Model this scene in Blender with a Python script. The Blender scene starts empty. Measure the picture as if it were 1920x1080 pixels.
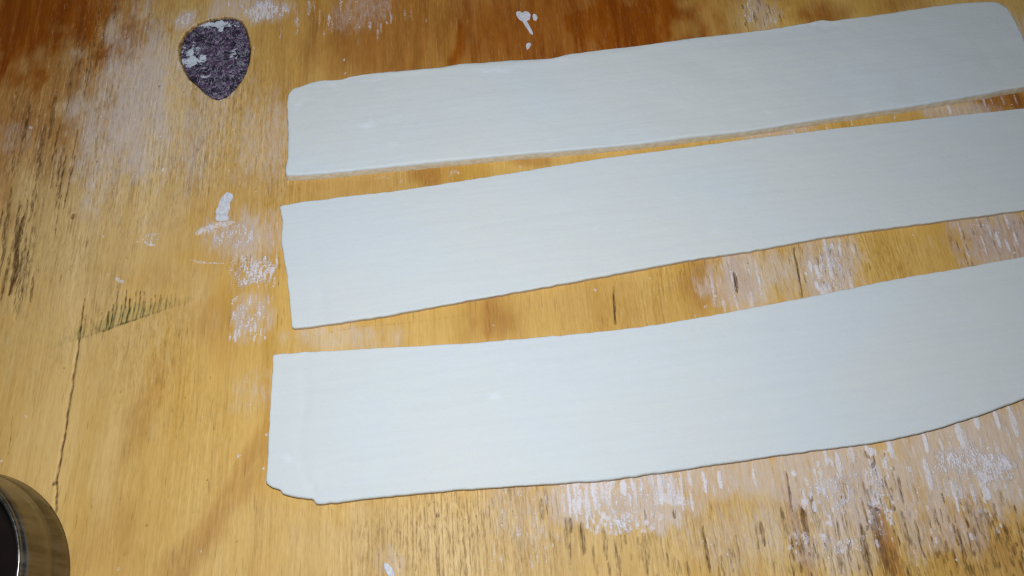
import bpy, bmesh, math, random
import numpy as np
from mathutils import Vector, Matrix, noise as mnoise
from mathutils.geometry import delaunay_2d_cdt

# ------------------------------------------------------------------ camera, light, exposure
scene = bpy.context.scene
TILT = math.radians(25.0)          # camera leans this far from straight down
DIST = 0.46                        # metres from lens to the board along the axis
FPX = 1600.0                       # focal length in pixels of the 1920 px wide picture
cam_data = bpy.data.cameras.new('camera')
cam_data.sensor_width = 36.0
cam_data.lens = 36.0 * FPX / 1920.0
cam_data.clip_start = 0.01
cam_data.clip_end = 50.0
cam = bpy.data.objects.new('camera', cam_data)
scene.collection.objects.link(cam)
CAM = np.array([0.0, -DIST * math.sin(TILT), DIST * math.cos(TILT)])
cam.location = CAM
cam.rotation_euler = (TILT, 0, 0)
scene.camera = cam

world = bpy.data.worlds.new('World')
scene.world = world
world.use_nodes = True
bg = world.node_tree.nodes['Background']
bg.inputs['Color'].default_value = (0.80, 0.90, 1.0, 1)
bg.inputs['Strength'].default_value = 0.12


def area_lamp(name, loc, target, size, power, colour):
    ld = bpy.data.lights.new(name, 'AREA')
    ld.shape = 'DISK'
    ld.size = size
    ld.energy = power
    ld.color = colour
    o = bpy.data.objects.new(name, ld)
    scene.collection.objects.link(o)
    o.location = loc
    o.rotation_euler = (Vector(target) - Vector(loc)).to_track_quat('-Z', 'Y').to_euler()
    return o


area_lamp('kitchen_lamp', (-0.03, -0.09, 0.46), (-0.02, -0.08, 0.0), 0.08, 2.32, (0.93, 0.97, 1.0))

scene.view_settings.view_transform = 'Standard'
scene.view_settings.look = 'None'
scene.view_settings.exposure = 0.0
scene.view_settings.gamma = 1.0
scene.view_settings.use_curve_mapping = False
scene.cycles.filter_width = 1.25

# ------------------------------------------------------------------ helpers
rng = np.random.default_rng(7)
random.seed(7)
CT, ST = math.cos(TILT), math.sin(TILT)


def P(px, py, z=0.0):
    """a spot measured in the photograph -> the place on the board where it lies"""
    u = (px - 960.0) / FPX
    v = (540.0 - py) / FPX
    d = np.array([u, v * CT + ST, v * ST - CT])
    t = (z - CAM[2]) / d[2]
    p = CAM + t * d
    return np.array([p[0], p[1]])


def tag(o, label=None, cat=None, group=None, kind=None):
    if label: o['label'] = label
    if cat: o['category'] = cat
    if group: o['group'] = group
    if kind: o['kind'] = kind
    return o


def link(name, mesh, mat, parent=None, smooth=True):
    o = bpy.data.objects.new(name, mesh)
    scene.collection.objects.link(o)
    if mat: mesh.materials.append(mat)
    if parent: o.parent = parent
    if smooth:
        mesh.polygons.foreach_set('use_smooth', [True] * len(mesh.polygons))
    return o


def vnoise(x, y, seed=0):
    """smooth value noise, about -1..1"""
    r = np.random.default_rng(seed)
    tab = r.uniform(-1, 1, 65536)
    xi = np.floor(x).astype(np.int64); yi = np.floor(y).astype(np.int64)
    fx = x - xi; fy = y - yi
    fx = fx * fx * (3 - 2 * fx); fy = fy * fy * (3 - 2 * fy)
    h = lambda a, b: tab[(a * 1619 + b * 31337 + seed * 977) & 65535]
    return (h(xi, yi) * (1 - fx) * (1 - fy) + h(xi + 1, yi) * fx * (1 - fy)
            + h(xi, yi + 1) * (1 - fx) * fy + h(xi + 1, yi + 1) * fx * fy)


def fbm(x, y, seed=0, octv=3):
    s = 0; a = 1; t = 0
    for k in range(octv):
        s = s + a * vnoise(x * 2 ** k, y * 2 ** k, seed + k); t += a; a *= 0.5
    return s / t


def smooth(a, b, x):
    t = np.clip((x - a) / (b - a), 0, 1)
    return t * t * (3 - 2 * t)


class NT:
    """small helper to write node materials"""
    def __init__(self, name):
        self.mat = bpy.data.materials.new(name)
        self.mat.use_nodes = True
        self.nt = self.mat.node_tree
        self.bsdf = self.nt.nodes['Principled BSDF']

    def n(self, t, **kw):
        nd = self.nt.nodes.new(t)
        for k, v in kw.items():
            if hasattr(nd, k): setattr(nd, k, v)
            else: self.put(nd.inputs[k], v)
        return nd

    def put(self, sock, v):
        if hasattr(v, 'is_output'): self.nt.links.new(v, sock)
        else: sock.default_value = v

    def math(self, op, a, b=None, c=None, clamp=False):
        nd = self.nt.nodes.new('ShaderNodeMath'); nd.operation = op; nd.use_clamp = clamp
        self.put(nd.inputs[0], a)
        if b is not None: self.put(nd.inputs[1], b)
        if c is not None: self.put(nd.inputs[2], c)
        return nd.outputs[0]

    def mix(self, f, a, b, mode='MIX'):
        nd = self.nt.nodes.new('ShaderNodeMix'); nd.data_type = 'RGBA'; nd.blend_type = mode
        nd.clamp_factor = True
        self.put(nd.inputs['Factor'], f); self.put(nd.inputs['A'], a); self.put(nd.inputs['B'], b)
        return nd.outputs['Result']

    def ss(self, x, lo, hi, a=0.0, b=1.0):
        nd = self.nt.nodes.new('ShaderNodeMapRange'); nd.interpolation_type = 'SMOOTHSTEP'
        self.put(nd.inputs['Value'], x)
        self.put(nd.inputs['From Min'], lo); self.put(nd.inputs['From Max'], hi)
        self.put(nd.inputs['To Min'], a); self.put(nd.inputs['To Max'], b)
        return nd.outputs['Result']

    def coord(self, scale, loc=(0, 0, 0), rot=0.0):
        tc = self.n('ShaderNodeTexCoord'); mp = self.n('ShaderNodeMapping')
        mp.inputs['Scale'].default_value = scale; mp.inputs['Location'].default_value = loc
        turn = self.n('ShaderNodeMapping'); turn.inputs['Rotation'].default_value = (0, 0, rot)
        self.nt.links.new(tc.outputs['Object'], turn.inputs['Vector'])
        self.nt.links.new(turn.outputs['Vector'], mp.inputs['Vector'])
        return mp.outputs['Vector']

    def noise(self, vec, scale=1.0, detail=3.0, rough=0.55, dist=0.0):
        nd = self.n('ShaderNodeTexNoise')
        self.nt.links.new(vec, nd.inputs['Vector'])
        nd.inputs['Scale'].default_value = scale; nd.inputs['Detail'].default_value = detail
        nd.inputs['Roughness'].default_value = rough; nd.inputs['Distortion'].default_value = dist
        return nd.outputs['Fac']

    def bump(self, h, strength, dist):
        nd = self.n('ShaderNodeBump'); nd.inputs['Strength'].default_value = strength
        nd.inputs['Distance'].default_value = dist
        self.nt.links.new(h, nd.inputs['Height']); self.nt.links.new(nd.outputs['Normal'], self.bsdf.inputs['Normal'])


# ------------------------------------------------------------------ the plywood board
S = 0.00062
xs_in = np.arange(-0.345, 0.345, S)
ys_in = np.arange(-0.165, 0.235, S)
xs = np.concatenate([[-0.62, -0.52, -0.43, -0.38], xs_in, [0.38, 0.43, 0.52, 0.62]])
ys = np.concatenate([[-0.36, -0.28, -0.21], ys_in, [0.27, 0.34, 0.42]])
NX, NY = len(xs), len(ys)
X, Y = np.meshgrid(xs, ys)
zero = lambda: np.zeros((NY, NX), np.float32)
brown, flour, dash, tan = zero(), zero(), zero(), zero()
line, thick, pink, green = zero(), zero(), zero(), zero()
Zd = zero()
# uneven outlines for everything laid on the board
WX = fbm(X / 0.012, Y / 0.02, 11) * 0.5 + fbm(X / 0.004, Y / 0.01, 12) * 0.25
WY = fbm(X / 0.012, Y / 0.02, 21) * 0.5 + fbm(X / 0.004, Y / 0.01, 22) * 0.25


def window(cx, cy, rx, ry):
    i0, i1 = np.searchsorted(xs, [cx - rx, cx + rx]); j0, j1 = np.searchsorted(ys, [cy - ry, cy + ry])
    return slice(j0, j1), slice(i0, i1)


def patch(layer, px, py, rx, ry, amount=1.0, rot=0.0, soft=0.6, warp=0.8):
    """soft uneven patch, measured in the photograph, added to a layer"""
    c = P(px, py); ex = P(px + 10, py); ey = P(px, py - 10)
    mx = np.linalg.norm(ex - c) / 10; my = np.linalg.norm(ey - c) / 10
    ax, ay = rx * mx, ry * my
    R = max(ax, ay) * 2.0
    w = window(c[0], c[1], R, R)
    x = X[w] - c[0]; y = Y[w] - c[1]
    ca, sa = math.cos(rot), math.sin(rot)
    xr = (ca * x + sa * y) / ax + WX[w] * warp; yr = (-sa * x + ca * y) / ay + WY[w] * warp
    d = np.sqrt(xr * xr + yr * yr)
    m = smooth(1 + soft * 0.5, 1 - soft, d) * amount
    layer[w] = np.maximum(layer[w], m)


def stroke(layer, pts, wpx, amount=1.0, taper=True, depth=0.0, wob=0.35, seed=0):
    """an uneven line through points measured in the photograph"""
    q = [P(*p) for p in pts]
    mm = wpx * 0.00029
    for k in range(len(q) - 1):
        a, b = q[k], q[k + 1]
        ab = b - a; L2 = float(ab @ ab) + 1e-12
        mn = np.minimum(a, b) - mm * 3; mxx = np.maximum(a, b) + mm * 3
        i0, i1 = np.searchsorted(xs, [mn[0], mxx[0]]); j0, j1 = np.searchsorted(ys, [mn[1], mxx[1]])
        w = (slice(j0, j1), slice(i0, i1))
        if j1 <= j0 or i1 <= i0: continue
        dx = X[w] - a[0]; dy = Y[w] - a[1]
        t = np.clip((dx * ab[0] + dy * ab[1]) / L2, 0, 1)
        d = np.hypot(dx - t * ab[0], dy - t * ab[1]) / (mm * 0.5)
        d = d * (1 + wob * WX[w] * 2)
        if taper:
            tt = (k + t) / (len(q) - 1)
            d = d / (0.25 + 0.75 * np.sqrt(np.clip(4 * tt * (1 - tt), 0, 1)))
        m = smooth(1.5, 0.5, d) * amount
        layer[w] = np.maximum(layer[w], m)
        if depth: Zd[w] = np.minimum(Zd[w], -depth * m)


def grain_dir(px, py):
    """the grain runs up the board; as seen it converges towards the far side"""
    return (690 - px) / (py + 3150.0)


def dashes(layer, n, box, length, width, amount, depth=0.0, inside=None):
    x0, y0, x1, y1 = box
    for k in range(n):
        px = random.uniform(x0, x1); py = random.uniform(y0, y1)
        if inside and not inside(px, py): continue
        L = random.uniform(*length); wv = random.uniform(*width)
        g = grain_dir(px, py)
        j = random.uniform(-0.05, 0.05)
        stroke(layer, [(px - (g + j) * L / 2, py + L / 2), (px + random.uniform(-1, 1), py), (px + (g + j) * L / 2, py - L / 2)],
               wv, random.uniform(*amount), depth=depth)


# reddish brown heartwood
patch(brown, 50, 30, 260, 170, 1.0, soft=0.8)
patch(brown, 10, 190, 230, 190, 0.62, soft=0.9)
patch(brown, 160, 30, 70, 150, 0.75, soft=0.9)
patch(brown, 1060, 55, 330, 150, 0.9, soft=0.6, warp=0.3)
patch(brown, 730, 60, 200, 140, 0.72, soft=0.7, warp=0.4)
patch(brown, 1170, 40, 170, 110, 1.0, soft=0.6)
patch(brown, 1010, -30, 500, 60, 0.7, soft=0.8)
patch(brown, 760, 85, 160, 90, 0.55, soft=0.9)
patch(brown, 862, 70, 26, 90, 1.0, soft=0.9, rot=-0.15)
patch(brown, 1545, 25, 55, 32, 0.75, soft=0.8)
patch(brown, 1690, 5, 60, 24, 0.5, soft=0.9)
patch(brown, 560, 110, 70, 120, 0.30, soft=0.9)
patch(brown, 800, 330, 40, 30, 0.45); patch(brown, 1000, 300, 60, 14, 0.4)
patch(brown, 930, 595, 60, 60, 0.50, soft=0.9); patch(brown, 915, 600, 14, 60, 0.55)
patch(brown, 1310, 540, 40, 60, 0.45, soft=0.9); patch(brown, 1385, 520, 30, 50, 0.35)
patch(brown, 1875, 450, 90, 46, 0.55); patch(brown, 1880, 185, 90, 30, 0.75)
patch(brown, 1668, 1035, 24, 110, 0.6, rot=0.15); patch(brown, 1500, 1000, 24, 110, 0.35, rot=0.15)
patch(brown, 1860, 1030, 110, 90, 0.32, soft=0.9)
patch(brown, 400, 980, 34, 150, 0.34, rot=-0.62, soft=0.8)
patch(brown, 350, 1060, 26, 110, 0.35, rot=-0.5, soft=0.8)
patch(brown, 455, 880, 22, 80, 0.40, rot=-0.4, soft=0.8)
patch(brown, 210, 1010, 70, 90, 0.22, soft=0.9); patch(brown, 265, 770, 30, 110, 0.22, rot=-0.2)
patch(brown, 640, 345, 130, 16, 0.25)
patch(brown, 300, 520, 130, 30, 0.10); patch(brown, 400, 600, 80, 60, 0.25, soft=0.9)

patch(brown, 560, 130, 90, 130, 0.20, soft=0.95); patch(brown, 420, 420, 130, 150, 0.15, soft=0.95); patch(brown, 640, 345, 330, 60, 0.22, soft=0.9); patch(brown, 1130, 570, 260, 60, 0.14, soft=0.9); patch(brown, 600, 60, 160, 160, 0.30, soft=0.9)
# greyer, drier wood
patch(tan, 120, 380, 330, 320, 0.85, soft=0.9)
patch(tan, 250, 230, 220, 220, 1.0, soft=0.9)
patch(tan, 60, 600, 150, 200, 0.5, soft=0.9)
patch(tan, 60, 850, 160, 260, 0.35, soft=0.9)
patch(tan, 200, 860, 60, 200, 0.35, soft=0.9)
patch(tan, 930, 1020, 420, 130, 0.75, soft=0.8); patch(tan, 1450, 1010, 330, 110, 0.6, soft=0.8); patch(tan, 650, 1030, 260, 120, 0.5, soft=0.9)
patch(tan, 1480, 520, 130, 70, 0.6); patch(tan, 640, 640, 110, 40, 0.55)
patch(tan, 1410, 20, 50, 60, 0.7)

# where the varnish is worn off and the fibres stand open
patch(dash, 270, 200, 200, 230, 1.0, soft=0.95); patch(dash, 80, 330, 200, 260, 0.6, soft=0.95); patch(dash, 520, 280, 90, 160, 0.35, soft=0.95)
patch(dash, 930, 1000, 240, 120, 1.0, soft=0.9); patch(dash, 1500, 1000, 500, 110, 0.6, soft=0.9); patch(dash, 1500, 500, 400, 80, 0.45, soft=0.9)
patch(dash, 280, 700, 90, 160, 0.35, soft=0.95); patch(dash, 620, 1010, 160, 100, 0.35, soft=0.95)
# thin flour; at the upper left a pale pinkish tone
patch(pink, 255, 190, 130, 190, 0.95, soft=0.95)
patch(pink, 330, 250, 150, 160, 0.55, soft=0.95)
patch(pink, 450, 265, 26, 24, 0.45); patch(pink, 455, 335, 60, 30, 0.3)
patch(pink, 490, 250, 80, 130, 0.55, soft=0.95); patch(pink, 480, 15, 110, 34, 0.75); patch(pink, 350, 36, 26, 24, 0.9)
patch(pink, 470, 440, 90, 60, 0.75); patch(pink, 475, 590, 50, 60, 0.65)
patch(pink, 640, 630, 130, 34, 0.5); patch(pink, 470, 730, 60, 60, 0.45, soft=0.9)
patch(pink, 1400, 520, 110, 80, 0.85); patch(pink, 1550, 500, 90, 80, 0.9)
patch(pink, 1870, 450, 110, 70, 0.85); patch(pink, 1430, 245, 100, 24, 0.8)
patch(pink, 1800, 205, 90, 20, 0.8); patch(pink, 1905, 60, 40, 60, 0.7)
patch(pink, 1430, 20, 40, 46, 0.55); patch(pink, 680, 15, 70, 60, 0.5)
patch(thick, 1575, 905, 70, 40, 0.30, soft=0.9); patch(thick, 1835, 865, 100, 50, 0.36, soft=0.9); patch(pink, 1580, 900, 210, 110, 0.95, soft=0.5); patch(pink, 1850, 850, 230, 120, 1.0, soft=0.5); patch(pink, 1400, 885, 200, 55, 0.85, soft=0.5)
patch(pink, 1190, 940, 160, 70, 0.95, soft=0.5); patch(pink, 1570, 1010, 120, 90, 0.7); patch(pink, 1760, 980, 100, 90, 0.7)
patch(pink, 980, 960, 90, 80, 0.45); patch(pink, 1400, 1000, 200, 90, 0.5, soft=0.9); patch(pink, 730, 1060, 30, 40, 0.5)
patch(pink, 200, 340, 60, 20, 0.2); patch(pink, 30, 260, 80, 40, 0.3)

# flour worked into the grain, in specks and flecks
patch(flour, 500, 18, 70, 30, 0.75); patch(flour, 690, 15, 70, 50, 0.45); patch(flour, 350, 35, 24, 22, 0.7)
patch(flour, 440, 440, 66, 40, 0.65); patch(flour, 475, 510, 58, 40, 0.70); patch(flour, 470, 590, 46, 46, 0.62)
patch(flour, 280, 447, 24, 16, 0.6); patch(flour, 440, 265, 24, 22, 0.45); patch(flour, 275, 390, 40, 14, 0.3)
patch(flour, 430, 340, 50, 12, 0.3); patch(flour, 860, 325, 40, 16, 0.3)
patch(flour, 1380, 530, 60, 60, 0.40); patch(flour, 1552, 500, 40, 60, 0.62); patch(flour, 1860, 450, 70, 40, 0.45)
patch(flour, 1470, 242, 60, 14, 0.5); patch(flour, 1640, 225, 40, 12, 0.5); patch(flour, 1860, 195, 70, 14, 0.5)
patch(flour, 1405, 25, 16, 40, 0.65); patch(flour, 1455, 25, 12, 34, 0.6)
patch(flour, 1170, 955, 90, 55, 0.62); patch(flour, 1170, 985, 50, 34, 0.68); patch(flour, 1230, 920, 90, 40, 0.6)
patch(flour, 1560, 920, 100, 70, 0.62); patch(flour, 1650, 930, 34, 120, 0.66); patch(flour, 1560, 1020, 70, 30, 0.62)
patch(flour, 1840, 870, 110, 46, 0.72); patch(flour, 1780, 900, 60, 46, 0.6); patch(flour, 1000, 960, 60, 60, 0.40)
patch(flour, 1700, 870, 220, 60, 0.4); patch(flour, 1300, 1030, 60, 40, 0.35)
patch(flour, 255, 200, 110, 170, 0.50, soft=0.9); patch(flour, 410, 600, 60, 40, 0.15)
patch(flour, 1100, 620, 120, 8, 0.35); patch(flour, 940, 600, 40, 40, 0.28)

# denser white smears
patch(thick, 470, 522, 42, 14, 0.42, rot=-0.1); patch(thick, 495, 495, 26, 20, 0.32)
patch(thick, 1170, 985, 40, 22, 0.45); patch(thick, 1262, 937, 38, 14, 0.7); patch(thick, 1250, 905, 16, 22, 0.55)
patch(thick, 1850, 862, 60, 24, 0.55); patch(thick, 1780, 865, 22, 14, 0.5); patch(thick, 1645, 900, 16, 46, 0.5)
patch(thick, 1555, 910, 26, 26, 0.5); patch(thick, 495, 8, 34, 9, 0.6); patch(thick, 1508, 940, 10, 8, 0.8)
patch(thick, 1490, 886, 7, 8, 0.8); patch(thick, 1553, 980, 8, 6, 0.8); patch(thick, 1790, 920, 30, 30, 0.4)
for px, py, L in [(1067, 925, 50), (1085, 935, 60), (1102, 930, 54), (1122, 935, 62), (1140, 930, 40), (1170, 915, 30), (1238, 918, 60), (1262, 915, 46),
                  (1278, 905, 36), (1320, 905, 40), (1350, 900, 34), (1415, 893, 40), (1548, 855, 40), (1572, 870, 46), (1595, 850, 34), (1670, 842, 36),
                  (1735, 830, 40), (1800, 815, 50), (1815, 840, 70), (1830, 790, 30), (1868, 785, 40), (1900, 790, 60), (1740, 890, 60), (1790, 930, 60), (1850, 925, 24)]:
    g = grain_dir(px, py)
    stroke(thick, [(px - g * L / 2, py + L / 2), (px + random.uniform(-2, 2), py), (px + g * L / 2, py - L / 2)], random.uniform(6, 13), random.uniform(0.6, 0.95))
for px, py, L in [(1337, 545, 60), (1358, 575, 36), (1372, 515, 60), (1380, 560, 50), (1402, 500, 30), (1425, 535, 60), (1410, 560, 30), (1550, 470, 60), (1556, 500, 46),
                  (1600, 470, 30), (1595, 530, 40), (1520, 500, 20), (1800, 430, 30), (1835, 420, 40), (1845, 460, 34), (1815, 475, 20), (1855, 430, 30), (1872, 450, 34),
                  (1888, 415, 30), (1890, 460, 24), (1906, 450, 30), (1780, 205, 20), (1845, 190, 22), (1860, 193, 20), (1880, 188, 22), (1905, 188, 24), (1597, 230, 14),
                  (1380, 255, 8), (1517, 234, 12)]:
    g = grain_dir(px, py)
    stroke(thick, [(px - g * L / 2, py + L / 2), (px, py), (px + g * L / 2, py - L / 2)], random.uniform(4, 8), random.uniform(0.45, 0.85))
dashes(thick, 30, (480, 0, 780, 70), (10, 34), (3, 6), (0.3, 0.6))
dashes(thick, 40, (430, 480, 525, 540), (10, 30), (3, 6), (0.3, 0.65))
dashes(line, 26, (440, 480, 530, 540), (10, 36), (2, 4), (0.2, 0.45))
dashes(thick, 30, (430, 560, 510, 640), (8, 24), (3, 6), (0.3, 0.7))
dashes(thick, 40, (220, 60, 340, 330), (10, 40), (2, 5), (0.12, 0.35))
dashes(thick, 60, (900, 920, 1060, 1060), (8, 34), (2.5, 5), (0.2, 0.55))
dashes(thick, 60, (1500, 860, 1900, 1020), (6, 16), (4, 8), (0.3, 0.75))
dashes(thick, 70, (1622, 840, 1672, 985), (5, 16), (4, 8), (0.35, 0.9))
dashes(thick, 34, (1050, 890, 1150, 975), (20, 60), (5, 9), (0.4, 0.85), inside=lambda x, y: y < 985 - abs(x - 1130) * 0.5)
dashes(thick, 60, (1100, 960, 1240, 1000), (5, 14), (4, 9), (0.3, 0.8))
dashes(thick, 26, (1180, 890, 1300, 940), (16, 44), (5, 9), (0.35, 0.8))
dashes(thick, 40, (1500, 880, 1620, 960), (6, 22), (4, 8), (0.3, 0.75))
dashes(thick, 60, (1480, 1000, 1620, 1035), (4, 10), (4, 8), (0.3, 0.7))
dashes(thick, 40, (1760, 820, 1920, 940), (16, 50), (4, 8), (0.25, 0.65))
dashes(thick, 40, (1530, 450, 1580, 560), (6, 20), (4, 7), (0.35, 0.85))
dashes(thick, 26, (1440, 225, 1560, 262), (4, 10), (3, 6), (0.3, 0.7))
dashes(line, 40, (1620, 850, 1680, 1000), (6, 22), (3, 6), (0.3, 0.7), 0.0003)
dashes(line, 24, (1530, 450, 1590, 560), (6, 20), (3, 5), (0.3, 0.6), 0.0002)
for k in range(90):   # loose specks
    px = random.uniform(0, 1920); py = random.uniform(0, 1080)
    stroke(thick, [(px, py), (px + random.uniform(-4, 4), py + random.uniform(-5, 5))], random.uniform(3, 5), random.uniform(0.4, 0.9), taper=False)
stroke(thick, [(268, 450), (276, 458), (292, 460)], 5, 0.7); stroke(thick, [(268, 446), (276, 440), (300, 438)], 4, 0.5)
stroke(thick, [(216, 520), (226, 528), (236, 530)], 7, 0.6); stroke(thick, [(355, 486), (375, 492), (420, 494)], 5, 0.5)
stroke(thick, [(366, 440), (378, 432), (400, 424), (436, 416)], 17, 0.62)
stroke(thick, [(368, 440), (390, 436), (436, 424)], 7, 0.4)
stroke(thick, [(700, 335), (720, 332), (735, 336)], 5, 0.4); stroke(thick, [(840, 333), (850, 320), (865, 326)], 8, 0.4)

# dark open grain
dashes(line, 34, (0, 400, 60, 560), (40, 110), (3, 8), (0.25, 0.7), 0.0003)
dashes(line, 26, (20, 200, 140, 420), (30, 110), (3, 8), (0.25, 0.75), 0.0003)
dashes(line, 60, (0, 130, 200, 560), (14, 60), (2, 5), (0.12, 0.45), 0.0002)
dashes(line, 24, (140, 0, 230, 130), (30, 90), (3, 6), (0.2, 0.6), 0.0002)
dashes(line, 120, (180, 40, 560, 360), (10, 40), (2, 4), (0.1, 0.38), 0.0002)
dashes(line, 80, (0, 560, 500, 1080), (10, 50), (2, 4), (0.06, 0.30), 0.0001)
for px, py, L, wd, am in [(30, 480, 150, 11, 0.85), (8, 455, 110, 9, 0.6), (60, 380, 70, 7, 0.6), (76, 285, 110, 8, 0.6), (110, 320, 60, 9, 0.6), (98, 215, 90, 12, 0.55),
                          (130, 165, 80, 8, 0.5), (180, 270, 50, 6, 0.45), (24, 200, 40, 10, 0.35), (195, 60, 60, 7, 0.6), (105, 375, 40, 6, 0.5), (136, 405, 10, 9, 0.7), (163, 450, 30, 5, 0.4)]:
    g = grain_dir(px, py)
    stroke(line, [(px - g * L / 2, py + L / 2), (px - 1, py + L / 5), (px + 1, py - L / 5), (px + g * L / 2, py - L / 2)], wd, am, depth=0.0004)
# row of splits that ends on the slanting ply step
for k in range(34):
    f = k / 33.0
    bx = 90 + f * 268 + random.uniform(-3, 3); by = 655 - f * 92
    hL = (10 + 62 * math.exp(-((f - 0.50) / 0.30) ** 2)) * random.uniform(0.5, 1.1)
    am = (0.25 + 0.7 * math.exp(-((f - 0.52) / 0.28) ** 2)) * random.uniform(0.5, 1.0)
    stroke(line, [(bx, by), (bx + 0.13 * hL, by - hL * 0.5), (bx + 0.17 * hL, by - hL)], random.uniform(2.5, 4.5), am, taper=False, depth=0.0003)
    stroke(green, [(bx, by), (bx + 0.10 * hL, by - hL * 0.6)], 14, 0.9 * am)
    stroke(line, [(bx - 5, by + 2), (bx + 6, by - 2)], 5, am * 0.8, taper=False)
crack = [(147, 648), (140, 688), (134, 730), (127, 770), (121, 815), (115, 850), (110, 880), (105, 900), (106, 915), (104, 960)]
stroke(line, crack, 3.4, 0.9, taper=False, depth=0.0012, wob=0.2)
stroke(line, [(158, 560), (153, 600), (147, 648)], 3.2, 0.8, taper=False, depth=0.0006)
stroke(line, [(22, 800), (18, 840), (15, 866)], 3, 0.5); stroke(line, [(34, 565), (30, 600)], 3, 0.5)
stroke(line, [(105, 904), (101, 908)], 6, 0.8, taper=False)
stroke(line, [(1151, 535), (1151, 560), (1152, 572), (1154, 610)], 4.5, 0.9, depth=0.0005)
stroke(line, [(1487, 462), (1495, 500), (1505, 556)], 4, 0.8, depth=0.0004)
stroke(line, [(1376, 510), (1380, 530), (1382, 548)], 8, 0.8, depth=0.0004)
stroke(line, [(570, 632), (680, 612), (760, 606), (880, 590)], 2.5, 0.35)
# worn pits at the near right
dashes(line, 150, (1040, 960, 1920, 1090), (12, 60), (3, 6), (0.25, 0.65), 0.0004, inside=lambda x, y: y > 1010 - (x - 1040) * 0.02 or random.random() < 0.35)
dashes(line, 110, (1740, 930, 1920, 1080), (8, 34), (3, 7), (0.3, 0.7), 0.0004)
dashes(line, 60, (1480, 900, 1720, 1080), (20, 90), (3, 6), (0.25, 0.65), 0.0004)
dashes(line, 120, (740, 920, 1060, 1080), (14, 60), (2, 4), (0.1, 0.4), 0.0002)
dashes(line, 40, (1480, 440, 1640, 570), (8, 30), (2, 5), (0.2, 0.6), 0.0002)
dashes(line, 40, (1780, 400, 1920, 500), (10, 34), (2, 5), (0.2, 0.6), 0.0002)
dashes(line, 30, (1390, 0, 1470, 50), (8, 30), (2, 5), (0.2, 0.7), 0.0002)
for px, py, L, wd in [(1016, 955, 40, 14), (1025, 940, 50, 10), (1063, 1000, 60, 14), (1070, 985, 30, 10), (1093, 1010, 60, 12), (1135, 1020, 60, 12), (1212, 1030, 60, 12), (1325, 1030, 90, 8), (1510, 985, 70, 12),
                      (1470, 980, 60, 10), (1430, 1000, 50, 8), (1650, 1010, 120, 26), (1625, 1030, 100, 14), (1668, 1070, 60, 26), (820, 966, 6, 12), (1045, 950, 60, 5)]:
    g = grain_dir(px, py)
    stroke(line, [(px - g * L / 2, py + L / 2), (px, py), (px + g * L / 2, py - L / 2)], wd * 0.8, random.uniform(0.45, 0.7), depth=0.0005)
for px, py in [(395, 708), (225, 735), (275, 985), (235, 1040), (750, 998), (746, 1040), (120, 690), (445, 1015), (388, 900), (362, 960), (347, 745), (225, 935)]:
    stroke(line, [(px, py - 3), (px, py + 3)], random.uniform(3, 5), 0.5, taper=True)

# the patch let into the board sits in a shallow pocket
knot_px = [(409, 187), (398, 184), (385, 175), (370, 160), (356, 148), (345, 130), (338, 112), (336, 95), (340, 78), (350, 62), (365, 50), (378, 42), (400, 36), (425, 33), (440, 34), (452, 40), (460, 52), (466, 70), (469, 92), (467, 115), (460, 137), (450, 155), (438, 170), (424, 182)]
KP = np.array([P(*p) for p in knot_px])


def resample(pts, step, closed=True):
    pts = np.asarray(pts, float)
    q = np.vstack([pts, pts[:1]]) if closed else pts
    seg = np.linalg.norm(np.diff(q, axis=0), axis=1); L = np.concatenate([[0], np.cumsum(seg)])
    n = max(4, int(L[-1] / step)); t = np.linspace(0, L[-1], n + (0 if closed else 1), endpoint=not closed)
    return np.stack([np.interp(t, L, q[:, 0]), np.interp(t, L, q[:, 1])], 1)


def sdist(pts, poly):
    """distance to the outline, positive inside"""
    pts = np.asarray(pts); a = poly; b = np.roll(poly, -1, 0)
    out = np.full(len(pts), 1e9); ins = np.zeros(len(pts), bool)
    for s in range(0, len(pts), 4000):
        p = pts[s:s + 4000][:, None, :]; ab = (b - a)[None]
        t = np.clip(((p - a[None]) * ab).sum(2) / ((ab * ab).sum(2) + 1e-18), 0, 1)
        out[s:s + 4000] = np.sqrt((((p - a[None]) - t[..., None] * ab) ** 2).sum(2)).min(1)
        y = p[..., 1]; cond = (a[None, :, 1] > y) != (b[None, :, 1] > y)
        xi = a[None, :, 0] + (y - a[None, :, 1]) / (b[None, :, 1] - a[None, :, 1] + 1e-18) * (b - a)[None, :, 0]
        ins[s:s + 4000] = ((cond & (p[..., 0] < xi)).sum(1) % 2) == 1
    return np.where(ins, out, -out)


kc = KP.mean(0)
w = window(kc[0], kc[1], 0.035, 0.04)
kd = sdist(np.stack([X[w].ravel(), Y[w].ravel()], 1), KP).reshape(X[w].shape)
kd = kd + (WX[w] * 0.0006)
pocket = smooth(-0.0006, 0.0012, kd)
line[w] = np.maximum(line[w], smooth(0.0016, 0.0, np.abs(kd)) * 0.75)
thick[w] = np.maximum(thick[w], smooth(0.0016, 0.0, np.abs(kd + 0.0016)) * (0.25 + 0.5 * (WX[w] > 0.1)) * 0.6)

# relief of the sheet
relief = 0.00016 * fbm(X / 0.0016, Y / 0.02, 31) + 0.0002 * fbm(X / 0.01, Y / 0.03, 41)
Z = relief + Zd + 0.00022 * thick * (0.6 + 0.8 * vnoise(X / 0.0011, Y / 0.0014, 51))
Z[w] = Z[w] * (1 - pocket) - 0.004 * pocket
edge = (np.abs(X) > 0.36) | (Y < -0.18) | (Y > 0.25)
Z[edge] = 0.0

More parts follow.
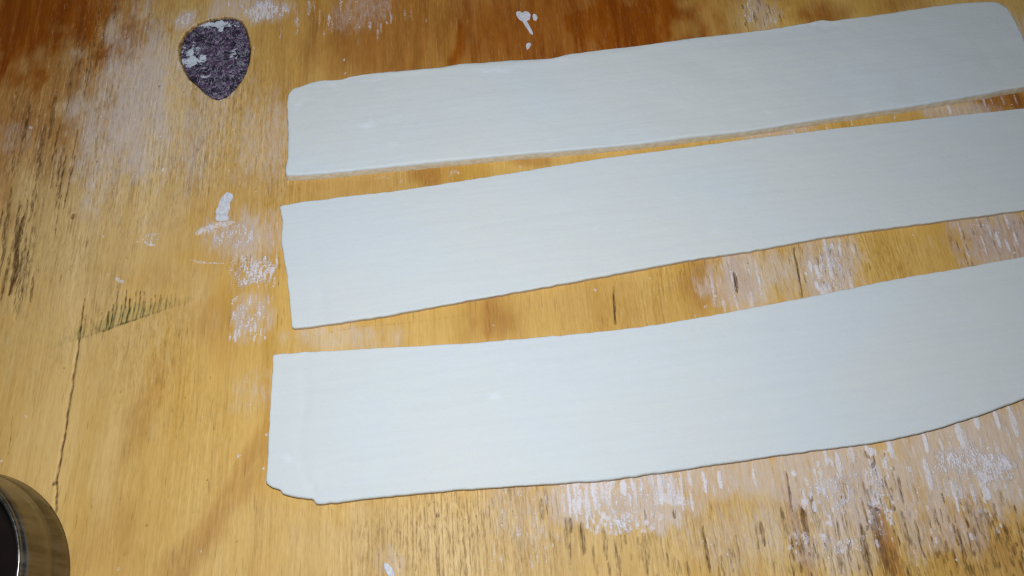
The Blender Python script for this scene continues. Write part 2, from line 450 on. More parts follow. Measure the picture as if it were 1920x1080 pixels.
co = np.stack([X.ravel(), Y.ravel(), Z.ravel()], 1)
idx = np.arange(NX * NY).reshape(NY, NX)
faces = np.stack([idx[:-1, :-1].ravel(), idx[:-1, 1:].ravel(), idx[1:, 1:].ravel(), idx[1:, :-1].ravel()], 1)
ring = np.concatenate([idx[0, :-1], idx[:-1, -1], idx[-1, :0:-1], idx[:0:-1, 0]])
low = co[ring].copy(); low[:, 2] = -0.018
n0 = len(co)
co = np.vstack([co, low, [[0, 0, -0.018]]])
nr = len(ring); k = np.arange(nr); k2 = (k + 1) % nr
side = np.stack([ring[k], n0 + k, n0 + k2, ring[k2]], 1)
me = bpy.data.meshes.new('plywood_board')
nq = len(faces) + len(side); tri = np.stack([n0 + k2, n0 + k, np.full(nr, n0 + nr)], 1)
me.vertices.add(len(co)); me.vertices.foreach_set('co', co.astype(np.float32).ravel())
loops = np.concatenate([faces.ravel(), side.ravel(), tri.ravel()]).astype(np.int32)
me.loops.add(len(loops)); me.loops.foreach_set('vertex_index', loops)
me.polygons.add(nq + nr)
me.polygons.foreach_set('loop_start', np.concatenate([np.arange(nq) * 4, nq * 4 + np.arange(nr) * 3]).astype(np.int32))
me.update(calc_edges=True)
pad = np.zeros((nr + 1, 4), np.float32)
for nm, ls in (('wood_marks', (brown, flour, tan, pink)), ('fine_marks', (line, thick, green, dash))):
    at = me.color_attributes.new(nm, 'FLOAT_COLOR', 'POINT')
    arr = np.vstack([np.stack([l.ravel() for l in ls], 1), pad]).astype(np.float32)
    at.data.foreach_set('color', arr.ravel())

W = NT('worn_plywood')
ra = W.n('ShaderNodeAttribute', attribute_name='wood_marks'); rb = W.n('ShaderNodeAttribute', attribute_name='fine_marks')
sa = W.n('ShaderNodeSeparateColor'); sb = W.n('ShaderNodeSeparateColor')
W.nt.links.new(ra.outputs['Color'], sa.inputs[0]); W.nt.links.new(rb.outputs['Color'], sb.inputs[0])
aB, aF, aT, aP = sa.outputs[0], sa.outputs[1], sa.outputs[2], ra.outputs['Alpha']
aL, aK, aG = sb.outputs[0], sb.outputs[1], sb.outputs[2]
ROT = math.radians(-4.2)
band = W.noise(W.coord((34, 3.2, 1), rot=ROT), 1.0, 4, 0.55, 0.6)
cloud = W.noise(W.coord((9, 6, 1), (3, 1, 0)), 1.0, 3, 0.5)
fine = W.noise(W.coord((760, 60, 1), rot=ROT), 1.0, 5, 0.7)
fibre_s = W.noise(W.coord((1000, 190, 1), (6, 4, 0), ROT), 1.0, 3, 0.6)
fibre_l = W.noise(W.coord((820, 17, 1), (16, 4, 0), ROT), 1.0, 3, 0.65)
fibre = W.math('ADD', W.math('MULTIPLY', fibre_s, 0.5), W.math('MULTIPLY', fibre_l, 0.5))
worn = W.noise(W.coord((16, 9, 1), (1, 9, 0)), 1.0, 4, 0.6)
rough_m = W.math('ADD', W.math('MULTIPLY', rb.outputs['Alpha'], W.ss(worn, 0.3, 0.65, 0.35, 1.1)), W.ss(worn, 0.42, 0.7, 0.12, 0.32), clamp=True)
mid = W.noise(W.coord((120, 13, 1), (5, 2, 0), ROT), 1.0, 6, 0.7, 0.3)
wv = W.n('ShaderNodeVectorMath', operation='MULTIPLY_ADD')
wn = W.n('ShaderNodeTexNoise'); wn.inputs['Scale'].default_value = 1.0; wn.inputs['Detail'].default_value = 2.0
W.nt.links.new(W.coord((7, 3.5, 1), (2, 5, 0)), wn.inputs['Vector'])
W.nt.links.new(wn.outputs['Color'], wv.inputs[0]); wv.inputs[1].default_value = (3.2, 0.0, 0.0)
W.nt.links.new(W.coord((85, 1.6, 1), (0, 0, 0), ROT), wv.inputs[2])
ring = W.noise(wv.outputs[0], 1.0, 7, 0.72)
pores = W.noise(W.coord((700, 60, 1), (1, 7, 0), ROT), 1.0, 2, 0.5)
specks = W.noise(W.coord((560, 130, 1), (9, 3, 0), ROT), 1.0, 5, 0.7)
specks2 = W.noise(W.coord((900, 800, 1), (2, 8, 0)), 1.0, 3, 0.6)
gold = W.mix(W.ss(band, 0.3, 0.7), (0.65, 0.405, 0.115, 1), (0.55, 0.310, 0.060, 1))
gold = W.mix(W.ss(cloud, 0.35, 0.7, 0, 0.6), gold, (0.64, 0.415, 0.145, 1))
drab = W.mix(W.ss(band, 0.3, 0.7), (0.70, 0.505, 0.255, 1), (0.57, 0.395, 0.178, 1))
c = W.mix(W.math('MULTIPLY', aT, 0.9), gold, drab)
red = W.mix(W.ss(mid, 0.3, 0.7), (0.32, 0.082, 0.0015, 1), (0.22, 0.050, 0.0008, 1))
bm_ = W.math('ADD', aB, W.math('MULTIPLY', W.math('SUBTRACT', mid, 0.5), W.math('MULTIPLY', W.ss(aB, 0.0, 0.3), 0.5)), clamp=True)
c = W.mix(bm_, c, red)
c = W.mix(W.math('MULTIPLY', W.ss(fibre, 0.48, 0.60, 0.0, 0.85), rough_m), c, W.mix(1.0, c, (0.52, 0.46, 0.40, 1), 'MULTIPLY'))
c = W.mix(W.math('MULTIPLY', W.ss(fibre, 0.46, 0.37, 0.0, 0.60), rough_m), c, (0.80, 0.62, 0.36, 1))  # pale fibres, with fine highlights put into the wood colour
c = W.mix(W.math('MULTIPLY', W.ss(fine, 0.40, 0.66, 0.0, 0.45), W.math('ADD', rough_m, 0.2)), c, W.mix(1.0, c, (0.55, 0.48, 0.42, 1), 'MULTIPLY'))
c = W.mix(W.ss(ring, 0.50, 0.68, 0.0, 0.42), c, W.mix(1.0, c, (0.74, 0.62, 0.46, 1), 'MULTIPLY'))
c = W.mix(W.ss(mid, 0.52, 0.72, 0.0, 0.18), c, W.mix(1.0, c, (0.72, 0.62, 0.5, 1), 'MULTIPLY'))
c = W.mix(W.ss(pores, 0.64, 0.72, 0.0, 0.30), c, (0.12, 0.065, 0.03, 1))
# flour haze and the pale pinkish tone, flour in the grain, smears
hz = W.math('ADD', W.math('MULTIPLY', W.math('SUBTRACT', specks, 0.5), 1.5), W.math('MULTIPLY', W.math('SUBTRACT', mid, 0.5), 1.2))
haze_m = W.math('MULTIPLY', W.ss(W.math('ADD', aP, hz), 0.10, 1.15, 0.0, 0.70), W.ss(aP, 0.0, 0.35))
c = W.mix(haze_m, c, (0.57, 0.485, 0.455, 1))
groove = W.noise(W.coord((800, 90, 1), (11, 6, 0), ROT), 1.0, 4, 0.7)
c = W.mix(W.math('MULTIPLY', W.ss(groove, 0.57, 0.68, 0.0, 0.50), W.math('MULTIPLY', W.ss(aP, 0.05, 0.7), W.ss(worn, 0.35, 0.6, 0.3, 1.0))), c, (0.20, 0.125, 0.075, 1))
c = W.mix(W.math('MULTIPLY', W.ss(groove, 0.43, 0.33, 0.0, 0.45), W.ss(aP, 0.05, 0.8)), c, (0.74, 0.65, 0.60, 1))
dots = W.noise(W.coord((330, 240, 1), (4, 4, 0)), 1.0, 2, 0.5)
c = W.mix(W.math('MULTIPLY', W.ss(dots, 0.70, 0.76, 0.0, 0.6), rough_m), c, (0.13, 0.08, 0.045, 1))
thr = W.math('SUBTRACT', 0.86, W.math('MULTIPLY', aF, 0.60))
fl = W.ss(W.math('ADD', W.math('MULTIPLY', specks, 0.62), W.math('MULTIPLY', specks2, 0.38)), thr, W.math('ADD', thr, 0.10), 0.0, 0.85)
fl = W.math('MULTIPLY', fl, W.ss(aF, 0.02, 0.2))
c = W.mix(fl, c, (0.68, 0.61, 0.62, 1))
ln = W.ss(W.math('ADD', aL, W.math('MULTIPLY', W.math('SUBTRACT', fibre_s, 0.5), W.ss(aL, 0.0, 0.25, 0.0, 1.3))), 0.12, 1.02, 0.0, 1.0)
dark = W.mix(aG, (0.105, 0.052, 0.018, 1), (0.020, 0.050, 0.012, 1))
c = W.mix(W.math('MULTIPLY', aG, 0.45), c, (0.19, 0.20, 0.06, 1))
c = W.mix(ln, c, dark)
tk = W.ss(W.math('ADD', aK, W.math('ADD', W.math('MULTIPLY', W.math('SUBTRACT', specks2, 0.5), 1.1), W.math('MULTIPLY', W.math('SUBTRACT', specks, 0.5), 1.2))), 0.20, 0.90, 0.0, 0.76)
tk = W.math('MULTIPLY', tk, W.ss(aK, 0.03, 0.2))
c = W.mix(tk, c, (0.70, 0.68, 0.75, 1))
W.put(W.bsdf.inputs['Base Color'], c)
floury = W.math('MAXIMUM', W.math('MAXIMUM', haze_m, fl), tk)
W.put(W.bsdf.inputs['Roughness'], W.ss(floury, 0.0, 0.6, 0.50, 0.85))
W.bsdf.inputs['Specular IOR Level'].default_value = 0.14
hgt = W.math('ADD', W.math('MULTIPLY', W.math('ADD', fine, fibre), 0.5), W.math('MULTIPLY', W.math('ADD', fl, tk), 0.5))
W.bump(hgt, 0.8, 0.0005)
board = link('plywood_board', me, W.mat)
tag(board, 'worn golden plywood board with dark grain and flour rubbed into it', 'board')

# ------------------------------------------------------------------ sheets with thickness (dough, patch, scraps)


def slab(name, outline, T, r, mat, step=0.0012, inner=0.0022, wave=None, z0=0.0, wall=4, under=0.0001, edge_noise=0.00012, seed=0, parent=None, edge_mat=None):
    """a rounded slab with the given outline: top sheet, rounded rim and side wall"""
    o = resample(outline, step)
    area = 0.5 * np.sum(o[:, 0] * np.roll(o[:, 1], -1) - np.roll(o[:, 0], -1) * o[:, 1])
    if area < 0: o = o[::-1].copy()
    tg = np.roll(o, -1, 0) - np.roll(o, 1, 0); tg /= np.linalg.norm(tg, axis=1)[:, None] + 1e-12
    nrm = np.stack([tg[:, 1], -tg[:, 0]], 1)
    s = np.arange(len(o)) * step
    o = o + nrm * (edge_noise * fbm(s / 0.004, s * 0 + seed, 60 + seed, 3))[:, None]
    pts = [o]
    for d in (0.12 * r, 0.35 * r, 0.65 * r, 1.0 * r, 1.5 * r):
        q = o - nrm * d
        ok = sdist(q, o) > d * 0.93
        pts.append(q[ok])
    mn, mx = o.min(0), o.max(0)
    gx, gy = np.meshgrid(np.arange(mn[0], mx[0], inner), np.arange(mn[1], mx[1], inner))
    g = np.stack([gx.ravel(), gy.ravel()], 1)
    g = g + np.random.default_rng(seed).uniform(-0.15, 0.15, g.shape) * inner
    pts.append(g[sdist(g, o) > 1.9 * r])
    allp = np.vstack(pts); n = len(o)
    res = delaunay_2d_cdt([Vector(p) for p in allp], [(i, (i + 1) % n) for i in range(n)], [list(range(n))], 1, 1e-7)
    v2 = np.array([(v.x, v.y) for v in res[0]]); tris = res[2]
    orig = res[3]
    where = {}
    for vi, lst in enumerate(orig):
        for q in lst:
            if q < n: where[q] = vi
    d = np.clip(sdist(v2, o), 0, None); rim = set(where.values())
    d[list(rim)] = 0
    dd = np.clip(d, 0, r)
    z = z0 + T - r + np.sqrt(np.clip(r * r - (r - dd) ** 2, 0, None))
    if wave is not None: z = z + wave(v2[:, 0], v2[:, 1], d) * smooth(0, r * 1.2, d)
    verts = [(a[0], a[1], b) for a, b in zip(v2, z)]
    fcs = [tuple(t) for t in tris]
    prev = [where[i] for i in range(n)]
    ztop = z0 + T - r
    for kk in range(1, wall + 1):
        f = kk / wall
        inw = under * (math.sin(f * math.pi * 0.5) if kk else 0)
        ringp = o - nrm * inw
        base = len(verts)
        verts += [(p[0], p[1], ztop * (1 - f) + (z0 - 0.0004) * f) for p in ringp]
        cur = list(range(base, base + n))
        for i in range(n):
            j = (i + 1) % n
            fcs.append((prev[i], cur[i], cur[j], prev[j]))
        prev = cur
    me = bpy.data.meshes.new(name)
    me.from_pydata(verts, [], fcs); me.update()
    bmx = bmesh.new(); bmx.from_mesh(me); bmesh.ops.recalc_face_normals(bmx, faces=bmx.faces); bmx.to_mesh(me); bmx.free()
    ob = link(name, me, mat, parent)
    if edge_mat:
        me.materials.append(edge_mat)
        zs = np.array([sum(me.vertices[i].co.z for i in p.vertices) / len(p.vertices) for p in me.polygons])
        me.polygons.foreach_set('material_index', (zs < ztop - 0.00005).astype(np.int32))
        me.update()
    return ob


# ------------------------------------------------------------------ dough
D = NT('raw_dough')
dn = D.noise(D.coord((9, 12, 1)), 1.0, 3, 0.5)
dl_ = D.noise(D.coord((14, 260, 1), (3, 3, 0), math.radians(-8)), 1.0, 3, 0.6)
dp = D.noise(D.coord((420, 420, 60)), 1.0, 4, 0.6)
df = D.noise(D.coord((70, 130, 1), (4, 2, 0)), 1.0, 4, 0.65, 0.5)
dc = D.mix(D.ss(dn, 0.35, 0.7), (0.610, 0.634, 0.634, 1), (0.590, 0.632, 0.664, 1))
dc = D.mix(D.ss(dl_, 0.35, 0.7, 0.0, 0.10), dc, (0.48, 0.50, 0.52, 1))
dc = D.mix(D.ss(df, 0.60, 0.75, 0.0, 0.30), dc, (0.66, 0.69, 0.74, 1))
dc = D.mix(D.ss(dp, 0.66, 0.78, 0.0, 0.22), dc, (0.50, 0.52, 0.54, 1))
dfa = D.n('ShaderNodeAttribute', attribute_name='flour')
dc = D.mix(D.ss(D.math('ADD', dfa.outputs['Fac'], D.math('MULTIPLY', D.math('SUBTRACT', df, 0.5), 1.2)), 0.3, 0.9, 0.0, 0.7), dc, (0.72, 0.76, 0.86, 1))
D.put(D.bsdf.inputs['Base Color'], dc)
D.bsdf.inputs['Roughness'].default_value = 0.62
D.bsdf.inputs['Specular IOR Level'].default_value = 0.25
D.bsdf.inputs['Subsurface Weight'].default_value = 0.35
D.bsdf.inputs['Subsurface Radius'].default_value = (0.9, 0.75, 0.5)
D.bsdf.inputs['Subsurface Scale'].default_value = 0.0012
D.bump(D.math('ADD', D.math('MULTIPLY', dp, 0.5), D.math('ADD', df, dl_)), 0.30, 0.0006)


E = NT('cut_dough_warm_bounce')  # cream cut side, with warm bounce from the board put into its colour
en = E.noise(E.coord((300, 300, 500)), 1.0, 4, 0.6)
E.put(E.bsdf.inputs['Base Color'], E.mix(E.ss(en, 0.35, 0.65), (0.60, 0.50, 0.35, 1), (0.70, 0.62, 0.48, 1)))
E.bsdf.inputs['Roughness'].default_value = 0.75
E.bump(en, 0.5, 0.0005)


def crease(x, y, pts, T, width, depth):
    q = [P(a, b, T) for a, b in pts]
    best = np.full(x.shape, 1e9); sgn = np.zeros(x.shape)
    for a, b in zip(q[:-1], q[1:]):
        ab = b - a
        t = np.clip(((x - a[0]) * ab[0] + (y - a[1]) * ab[1]) / (ab @ ab), 0, 1)
        dx = x - a[0] - t * ab[0]; dy = y - a[1] - t * ab[1]
        dd = np.hypot(dx, dy); m = dd < best
        best = np.where(m, dd, best); sgn = np.where(m, np.sign(dx), sgn)
    return -depth * np.exp(-(best / width) ** 2)


def wave_maker(T, seed, amp, creases, bumps=()):
    def f(x, y, d):
        z = amp * fbm(x / 0.05, y / 0.035, seed, 3) + amp * 0.25 * fbm(x / 0.012, y / 0.010, seed + 9, 2)
        for pts, wd, dp in creases: z = z + crease(x, y, pts, T, wd, dp)
        for px, py, rad, h in bumps:
            c = P(px, py, T); z = z + h * np.exp(-(((x - c[0]) ** 2 + (y - c[1]) ** 2) / rad ** 2))
        return z
    return f


strip_a = [(540, 174), (543, 168), (550, 164), (565, 160), (580, 154), (598, 149), (620, 148), (640, 147), (655, 142), (700, 135), (760, 130), (830, 124), (860, 118), (900, 116), (960, 111),
           (1010, 109), (1035, 107), (1060, 101), (1100, 95), (1180, 86), (1240, 78), (1280, 72), (1350, 64), (1430, 55), (1480, 47), (1520, 40), (1540, 35), (1560, 37), (1600, 32), (1640, 27),
           (1700, 18), (1750, 10), (1800, 4), (1830, 2), (1860, 1), (1874, 4), (1888, 12), (1899, 26), (1908, 42), (1918, 63), (1929, 90), (1937, 120), (1942, 145), (1940, 157),
           (1920, 161), (1850, 174), (1800, 183), (1700, 200), (1600, 214), (1493, 230), (1400, 245), (1280, 258), (1200, 269), (1130, 275), (1040, 283), (960, 290), (900, 295), (850, 300),
           (800, 305), (700, 315), (640, 321), (600, 325), (570, 327), (545, 328), (536, 327), (534, 320), (536, 305), (538, 290), (539, 250), (538, 220), (537, 190)]
strip_b = [(524, 385), (560, 378), (600, 374), (640, 368), (725, 359), (780, 351), (840, 342), (973, 321), (1060, 307), (1140, 294), (1280, 276), (1447, 254), (1600, 236), (1713, 224), (1920, 202),
           (2060, 188), (2085, 190), (2098, 215), (2104, 290), (2102, 350), (2085, 366), (1920, 393), (1800, 409), (1680, 425), (1540, 445), (1407, 470), (1280, 489), (1150, 514), (997, 542), (903, 558), (807, 576), (720, 592),
           (640, 604), (590, 611), (552, 615), (546, 613), (544, 590), (541, 550), (537, 515), (533, 490), (529, 465), (526, 448), (528, 430), (529, 412), (526, 400)]
strip_c = [(511, 664), (567, 659), (640, 656), (700, 652), (800, 647), (907, 640), (980, 634), (1080, 625), (1180, 615), (1280, 600), (1413, 576), (1540, 551), (1680, 522), (1800, 502), (1920, 480),
           (2060, 452), (2110, 444), (2126, 460), (2136, 560), (2130, 650), (2112, 676), (2060, 702), (1920, 748), (1860, 770), (1813, 786), (1760, 803), (1713, 815), (1640, 830), (1513, 846), (1410, 861), (1280, 880), (1140, 900), (1000, 909), (840, 920), (753, 928),
           (640, 941), (605, 945), (593, 945), (589, 940), (586, 935), (576, 935), (553, 932), (538, 928), (530, 925), (524, 918), (512, 915), (505, 911), (498, 905), (500, 880), (502, 850), (502, 830), (506, 760), (509, 710)]
T1, T2, T3 = 0.0052, 0.0034, 0.0032
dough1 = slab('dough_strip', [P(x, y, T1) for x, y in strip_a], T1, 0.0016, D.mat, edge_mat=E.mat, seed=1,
              wave=wave_maker(T1, 71, 0.0007, [([(548, 192), (560, 196), (580, 190)], 0.0007, 0.0006), ([(1520, 46), (1540, 50), (1570, 46)], 0.0009, 0.0006), ([(1600, 55), (1660, 52)], 0.0009, 0.0003),
                                              ([(700, 140), (860, 128), (1040, 116), (1200, 96)], 0.0016, -0.0004)],
                              [(690, 240, 0.006, 0.0003), (1620, 90, 0.02, 0.0005)]), under=-0.0008, edge_noise=0.0003)
tag(dough1, 'thickest dough strip, with rounded corners, uneven far edge and a visible cut side', 'dough', 'dough strips on the board')
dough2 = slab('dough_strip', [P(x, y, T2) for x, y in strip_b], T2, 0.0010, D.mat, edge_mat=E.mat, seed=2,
              wave=wave_maker(T2, 81, 0.00035, [([(572, 383), (582, 430), (590, 500), (600, 560), (606, 606)], 0.0016, 0.00035), ([(600, 520), (606, 575)], 0.0008, 0.0003)]), edge_noise=0.0003)
tag(dough2, 'smooth flat dough strip lying between the other two dough strips', 'dough', 'dough strips on the board')
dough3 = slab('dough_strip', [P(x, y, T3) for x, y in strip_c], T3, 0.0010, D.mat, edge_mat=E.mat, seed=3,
              wave=wave_maker(T3, 91, 0.00035, [([(570, 668), (572, 740), (563, 800), (566, 860), (584, 925)], 0.0014, 0.0004), ([(580, 905), (588, 928)], 0.0008, 0.0007), ([(576, 715), (570, 790)], 0.0007, 0.0003)],
                              [(582, 900, 0.003, 0.0005), (920, 742, 0.008, 0.00015)]), edge_noise=0.0003)
tag(dough3, 'widest dough strip, with one torn ragged corner at its square end', 'dough', 'dough strips on the board')

for ob, T_, spots in ((dough1, T1, [(690, 236, 34, 10), (695, 228, 8, 14), (737, 269, 14, 6), (610, 160, 40, 8), (700, 150, 40, 6), (930, 135, 60, 7), (1040, 112, 60, 6), (560, 200, 20, 20)]),
                      (dough2, T2, [(1472, 409, 7, 5), (600, 560, 5, 30)]), (dough3, T3, [(925, 742, 24, 8), (700, 790, 40, 6), (600, 900, 14, 16), (540, 860, 20, 20)])):
    vv = np.array([v.co[:2] for v in ob.data.vertices]); fv = np.zeros(len(vv))
    for px, py, rx, ry in spots:
        c_ = P(px, py, T_); mx_ = abs(P(px + 10, py, T_)[0] - c_[0]) / 10; my_ = abs(P(px, py + 10, T_)[1] - c_[1]) / 10
        fv = np.maximum(fv, 0.55 * np.exp(-(((vv[:, 0] - c_[0]) / (rx * mx_)) ** 2 + ((vv[:, 1] - c_[1]) / (ry * my_)) ** 2)))
    ob.data.attributes.new('flour', 'FLOAT', 'POINT').data.foreach_set('value', fv.astype(np.float32))

# ------------------------------------------------------------------ the dark patch in the board
K = NT('dark_filler')
kv = K.coord((210, 240, 210)); k1 = K.noise(kv, 1.0, 3, 0.6, 0.6)
k2_ = K.noise(K.coord((620, 480, 300), (3, 1, 0)), 1.0, 5, 0.75)
k3_ = K.noise(K.coord((95, 130, 50), (1, 6, 0)), 1.0, 3, 0.6, 1.0)
kcv = K.mix(K.ss(k1, 0.42, 0.60), (0.008, 0.005, 0.018, 1), (0.085, 0.046, 0.100, 1))
kcv = K.mix(K.ss(k2_, 0.53, 0.66, 0.0, 0.6), kcv, (0.20, 0.14, 0.20, 1))
ka = K.n('ShaderNodeAttribute', attribute_name='flour')
kf = K.ss(K.math('ADD', ka.outputs['Fac'], K.math('ADD', K.math('MULTIPLY', K.math('SUBTRACT', k2_, 0.5), 1.0), K.math('MULTIPLY', K.math('SUBTRACT', k1, 0.5), 1.3))), 0.24, 0.42)
kvein = K.math('ABSOLUTE', K.math('SUBTRACT', K.noise(K.coord((230, 190, 50), (7, 2, 0)), 1.0, 4, 0.65, 0.8), 0.5))
kcv = K.mix(K.ss(kvein, 0.03, 0.0, 0.0, 0.75), kcv, (0.36, 0.34, 0.42, 1))
kcv = K.mix(K.math('MULTIPLY', kf, 0.78), kcv, (0.66, 0.72, 0.80, 1))
K.put(K.bsdf.inputs['Base Color'], kcv)
K.bsdf.inputs['Roughness'].default_value = 0.8
K.bump(K.math('ADD', k1, K.math('MULTIPLY', k2_, 0.5)), 0.9, 0.0012)
KS = KP + (kc - KP) / np.linalg.norm(kc - KP, axis=1)[:, None] * 0.0004
knot = slab('knot_patch', KS, 0.0032, 0.0005, K.mat, step=0.0008, inner=0.0009, z0=-0.0039, seed=5, edge_noise=0.0004, parent=board,
            wave=lambda x, y, d: 0.00035 * fbm(x / 0.003, y / 0.003, 101, 3))
knot['label'] = 'dark purple-black teardrop patch let into the plywood'
kco = np.array([v.co[:2] for v in knot.data.vertices])
kfl = np.zeros(len(kco))
for px, py, rx, ry, am in [(405, 45, 26, 7, 0.62), (388, 48, 16, 6, 0.5), (415, 52, 8, 7, 0.5), (358, 100, 14, 20, 0.42), (362, 115, 24, 9, 0.62), (355, 92, 20, 7, 0.4), (380, 108, 10, 6, 0.45), (445, 102, 16, 8, 0.42), (435, 45, 14, 8, 0.35), (440, 95, 5, 12, 0.35), (385, 140, 30, 30, 0.10)]:
    c_ = P(px, py); mx_ = abs(P(px + 10, py)[0] - c_[0]) / 10; my_ = abs(P(px, py + 10)[1] - c_[1]) / 10
    kfl = np.maximum(kfl, am * np.exp(-(((kco[:, 0] - c_[0]) / (rx * mx_)) ** 2 + ((kco[:, 1] - c_[1]) / (ry * my_)) ** 2)))
at = knot.data.attributes.new('flour', 'FLOAT', 'POINT'); at.data.foreach_set('value', kfl.astype(np.float32))

# ------------------------------------------------------------------ scraps of dried dough
F = NT('dried_dough')
fn = F.noise(F.coord((500, 500, 200)), 1.0, 4, 0.6)
F.put(F.bsdf.inputs['Base Color'], F.mix(F.ss(fn, 0.35, 0.7), (0.50, 0.49, 0.53, 1), (0.66, 0.67, 0.72, 1)))
F.bsdf.inputs['Roughness'].default_value = 0.8
F.bump(fn, 0.5, 0.0004)


def scrap(name, px, T, label, mat=None, cat='dough'):
    o = slab(name, [P(*p) for p in px], T, min(0.0005, T * 0.6), mat or F.mat, step=0.0006, inner=0.0008, seed=8, edge_noise=0.0005, wall=2,
             wave=lambda x, y, d: 0.00025 * fbm(x / 0.002, y / 0.002, 111, 3))
    return tag(o, label, cat)


scrap('dough_smear', [(426, 360), (431, 363), (437, 366), (436, 374), (432, 381), (433, 392), (428, 402), (430, 412), (422, 416), (410, 415), (404, 411), (406, 402), (403, 398), (409, 388), (411, 377), (418, 369)],
      0.0009, 'white dried dough smear on bare wood below the dark patch')
scrap('dough_flake', [(967, 24), (974, 21), (980, 26), (984, 22), (992, 24), (996, 30), (994, 38), (989, 40), (992, 48), (998, 58), (999, 65), (993, 62), (986, 52), (980, 42), (974, 38), (969, 32)],
      0.0008, 'hook shaped pale dough flake on the reddish brown wood')
scrap('dough_flake', [(1000, 26), (1006, 28), (1009, 34), (1006, 40), (1000, 38), (998, 31)], 0.0006, 'small round pale fleck touching the hook shaped flake')
scrap('dough_flake', [(987, 82), (994, 80), (997, 85), (993, 91), (988, 94), (986, 88)], 0.0006, 'tiny pale fleck alone between hook shaped flake and thickest dough strip')
scrap('dough_flake', [(720, 1056), (728, 1057), (736, 1064), (741, 1074), (740, 1084), (730, 1084), (724, 1074), (720, 1066)], 0.0007, 'oval white flake on pale wood beside the widest strip')

# ------------------------------------------------------------------ loose flour crumbs
dens = (0.25 * flour ** 2 + 0.9 * thick ** 1.5 + 0.01 * pink)
dens = dens * (0.3 + np.clip(vnoise(X / 0.006, Y / 0.006, 131), 0, 1))
dens[edge] = 0; dens[w] *= (1 - pocket)
dl = dens.ravel(); dl = dl / dl.sum()
pick = rng.choice(len(dl), 4000, p=dl)
base = np.array([(1, 0, 0), (0.3, 0.95, 0), (-0.85, 0.6, 0), (-0.8, -0.6, 0), (0.35, -0.9, 0), (0.1, 0.05, 0.75)])
bf = np.array([(0, 1, 5), (1, 2, 5), (2, 3, 5), (3, 4, 5), (4, 0, 5)])
vs, fs = [], []
Xf, Yf, Zf = X.ravel(), Y.ravel(), Z.ravel()
for q, i in enumerate(pick):
    sz = 0.00018 + 0.00045 * rng.random() ** 3
    a = rng.uniform(0, 6.283); ca, sn = math.cos(a), math.sin(a)
    b = base * rng.uniform(0.6, 1.3, (6, 1)) * sz
    px_ = Xf[i] + rng.uniform(-S, S); py_ = Yf[i] + rng.uniform(-S, S)
    vs.append(np.stack([px_ + ca * b[:, 0] - sn * b[:, 1], py_ + sn * b[:, 0] + ca * b[:, 1], Zf[i] - 0.00012 + b[:, 2]], 1))
    fs.append(bf + q * 6)
me = bpy.data.meshes.new('flour')
me.from_pydata(np.vstack(vs).tolist(), [], np.vstack(fs).tolist()); me.update()
FL = NT('flour')
fln = FL.noise(FL.coord((300, 300, 300)), 1.0, 2)
FL.put(FL.bsdf.inputs['Base Color'], FL.mix(FL.ss(fln, 0.35, 0.65), (0.58, 0.48, 0.42, 1), (0.66, 0.62, 0.64, 1)))
FL.bsdf.inputs['Roughness'].default_value = 0.9
fo = link('flour', me, FL.mat)
tag(fo, 'white flour crumbs scattered over the plywood board', 'flour', kind='stuff')

# ------------------------------------------------------------------ the round cup at the corner
M = NT('brushed_steel')
mn_ = M.noise(M.coord((160, 160, 8)), 1.0, 3, 0.6)
M.put(M.bsdf.inputs['Base Color'], M.mix(M.ss(mn_, 0.35, 0.65), (0.14, 0.128, 0.112, 1), (0.22, 0.207, 0.19, 1)))
M.bsdf.inputs['Metallic'].default_value = 1.0
M.put(M.bsdf.inputs['Roughness'], M.ss(mn_, 0.3, 0.7, 0.22, 0.40))
M.bump(mn_, 0.15, 0.0006)
Q = NT('dark_contents')
qn = Q.noise(Q.coord((80, 80, 80)), 1.0, 2)
Q.put(Q.bsdf.inputs['Base Color'], Q.mix(qn, (0.006, 0.004, 0.004, 1), (0.016, 0.010, 0.008, 1)))
Q.bsdf.inputs['Roughness'].default_value = 0.35
Q.bsdf.inputs['Specular IOR Level'].default_value = 0.15


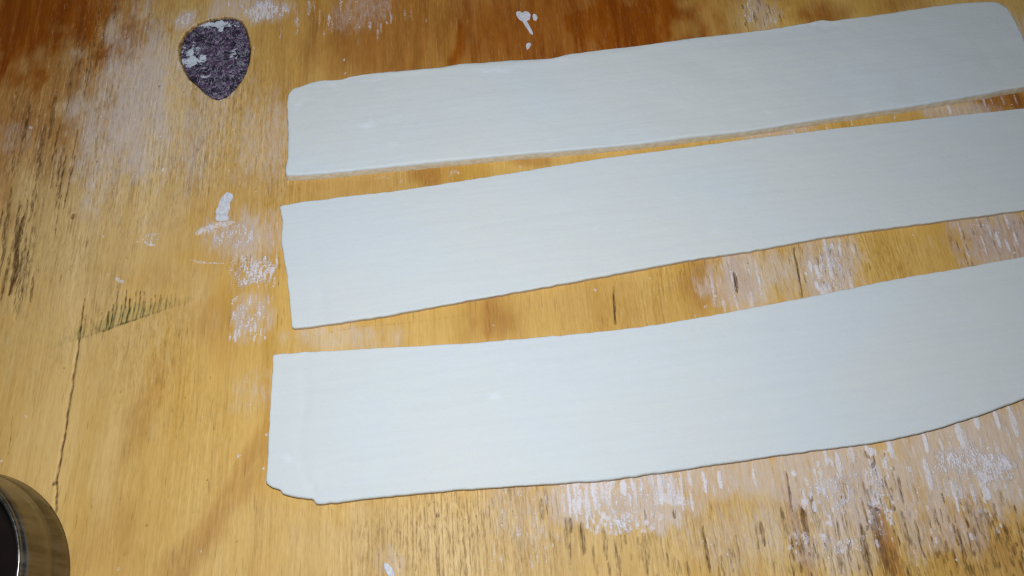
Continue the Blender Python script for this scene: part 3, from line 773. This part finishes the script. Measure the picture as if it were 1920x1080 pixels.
def lathe(name, prof, mat, parent, seg=96):
    bmx = bmesh.new(); rows = []
    for r_, z_ in prof:
        if r_ < 1e-6: rows.append([bmx.verts.new((0, 0, z_))])
        else: rows.append([bmx.verts.new((r_ * math.cos(2 * math.pi * i / seg), r_ * math.sin(2 * math.pi * i / seg), z_)) for i in range(seg)])
    for a, b in zip(rows[:-1], rows[1:]):
        for i in range(seg):
            j = (i + 1) % seg
            if len(a) == 1 and len(b) == 1: continue
            if len(a) == 1: bmx.faces.new((a[0], b[j], b[i]))
            elif len(b) == 1: bmx.faces.new((a[i], a[j], b[0]))
            else: bmx.faces.new((a[i], a[j], b[j], b[i]))
    bmesh.ops.recalc_face_normals(bmx, faces=bmx.faces)
    m_ = bpy.data.meshes.new(name); bmx.to_mesh(m_); bmx.free()
    return link(name, m_, mat, parent)


cc = np.array([-0.260, -0.156])
cup = bpy.data.objects.new('round_cup', None); scene.collection.objects.link(cup)
cup.location = (cc[0], cc[1], 0.0002)
tag(cup, 'small round steel cup with a dark inside standing on the board', 'cup')
R0, H0 = 0.0560, 0.040
taper_ = lambda z: R0 * (1 - 0.08 * z / H0)
outer = [(0, 0.0), (R0 - 0.004, 0.0), (R0 - 0.0012, 0.0008), (R0, 0.003)]
for z in (0.006, 0.0125, 0.0130, 0.0140, 0.0145, 0.022, 0.030, 0.0365):
    outer.append((taper_(z) - (0.0004 if z in (0.0130, 0.0140) else 0.0), z))
inner_ = [(taper_(0.0365) - 0.0016, 0.0368), (taper_(0.030) - 0.0018, 0.030), (taper_(0.006) - 0.002, 0.006), (R0 - 0.007, 0.003), (0, 0.003)]
lathe('wall', outer + inner_, M.mat, cup)
rr = taper_(H0) - 0.0006
lathe('rim', [(rr + 0.0011 * math.cos(a), 0.0376 + 0.0014 * math.sin(a)) for a in np.linspace(0, 2 * math.pi, 15)], M.mat, cup)
lathe('dark_contents', [(0, 0.022), (taper_(0.022) - 0.006, 0.022), (taper_(0.022) - 0.0028, 0.0222), (taper_(0.022) - 0.0019, 0.0228)], Q.mat, cup)
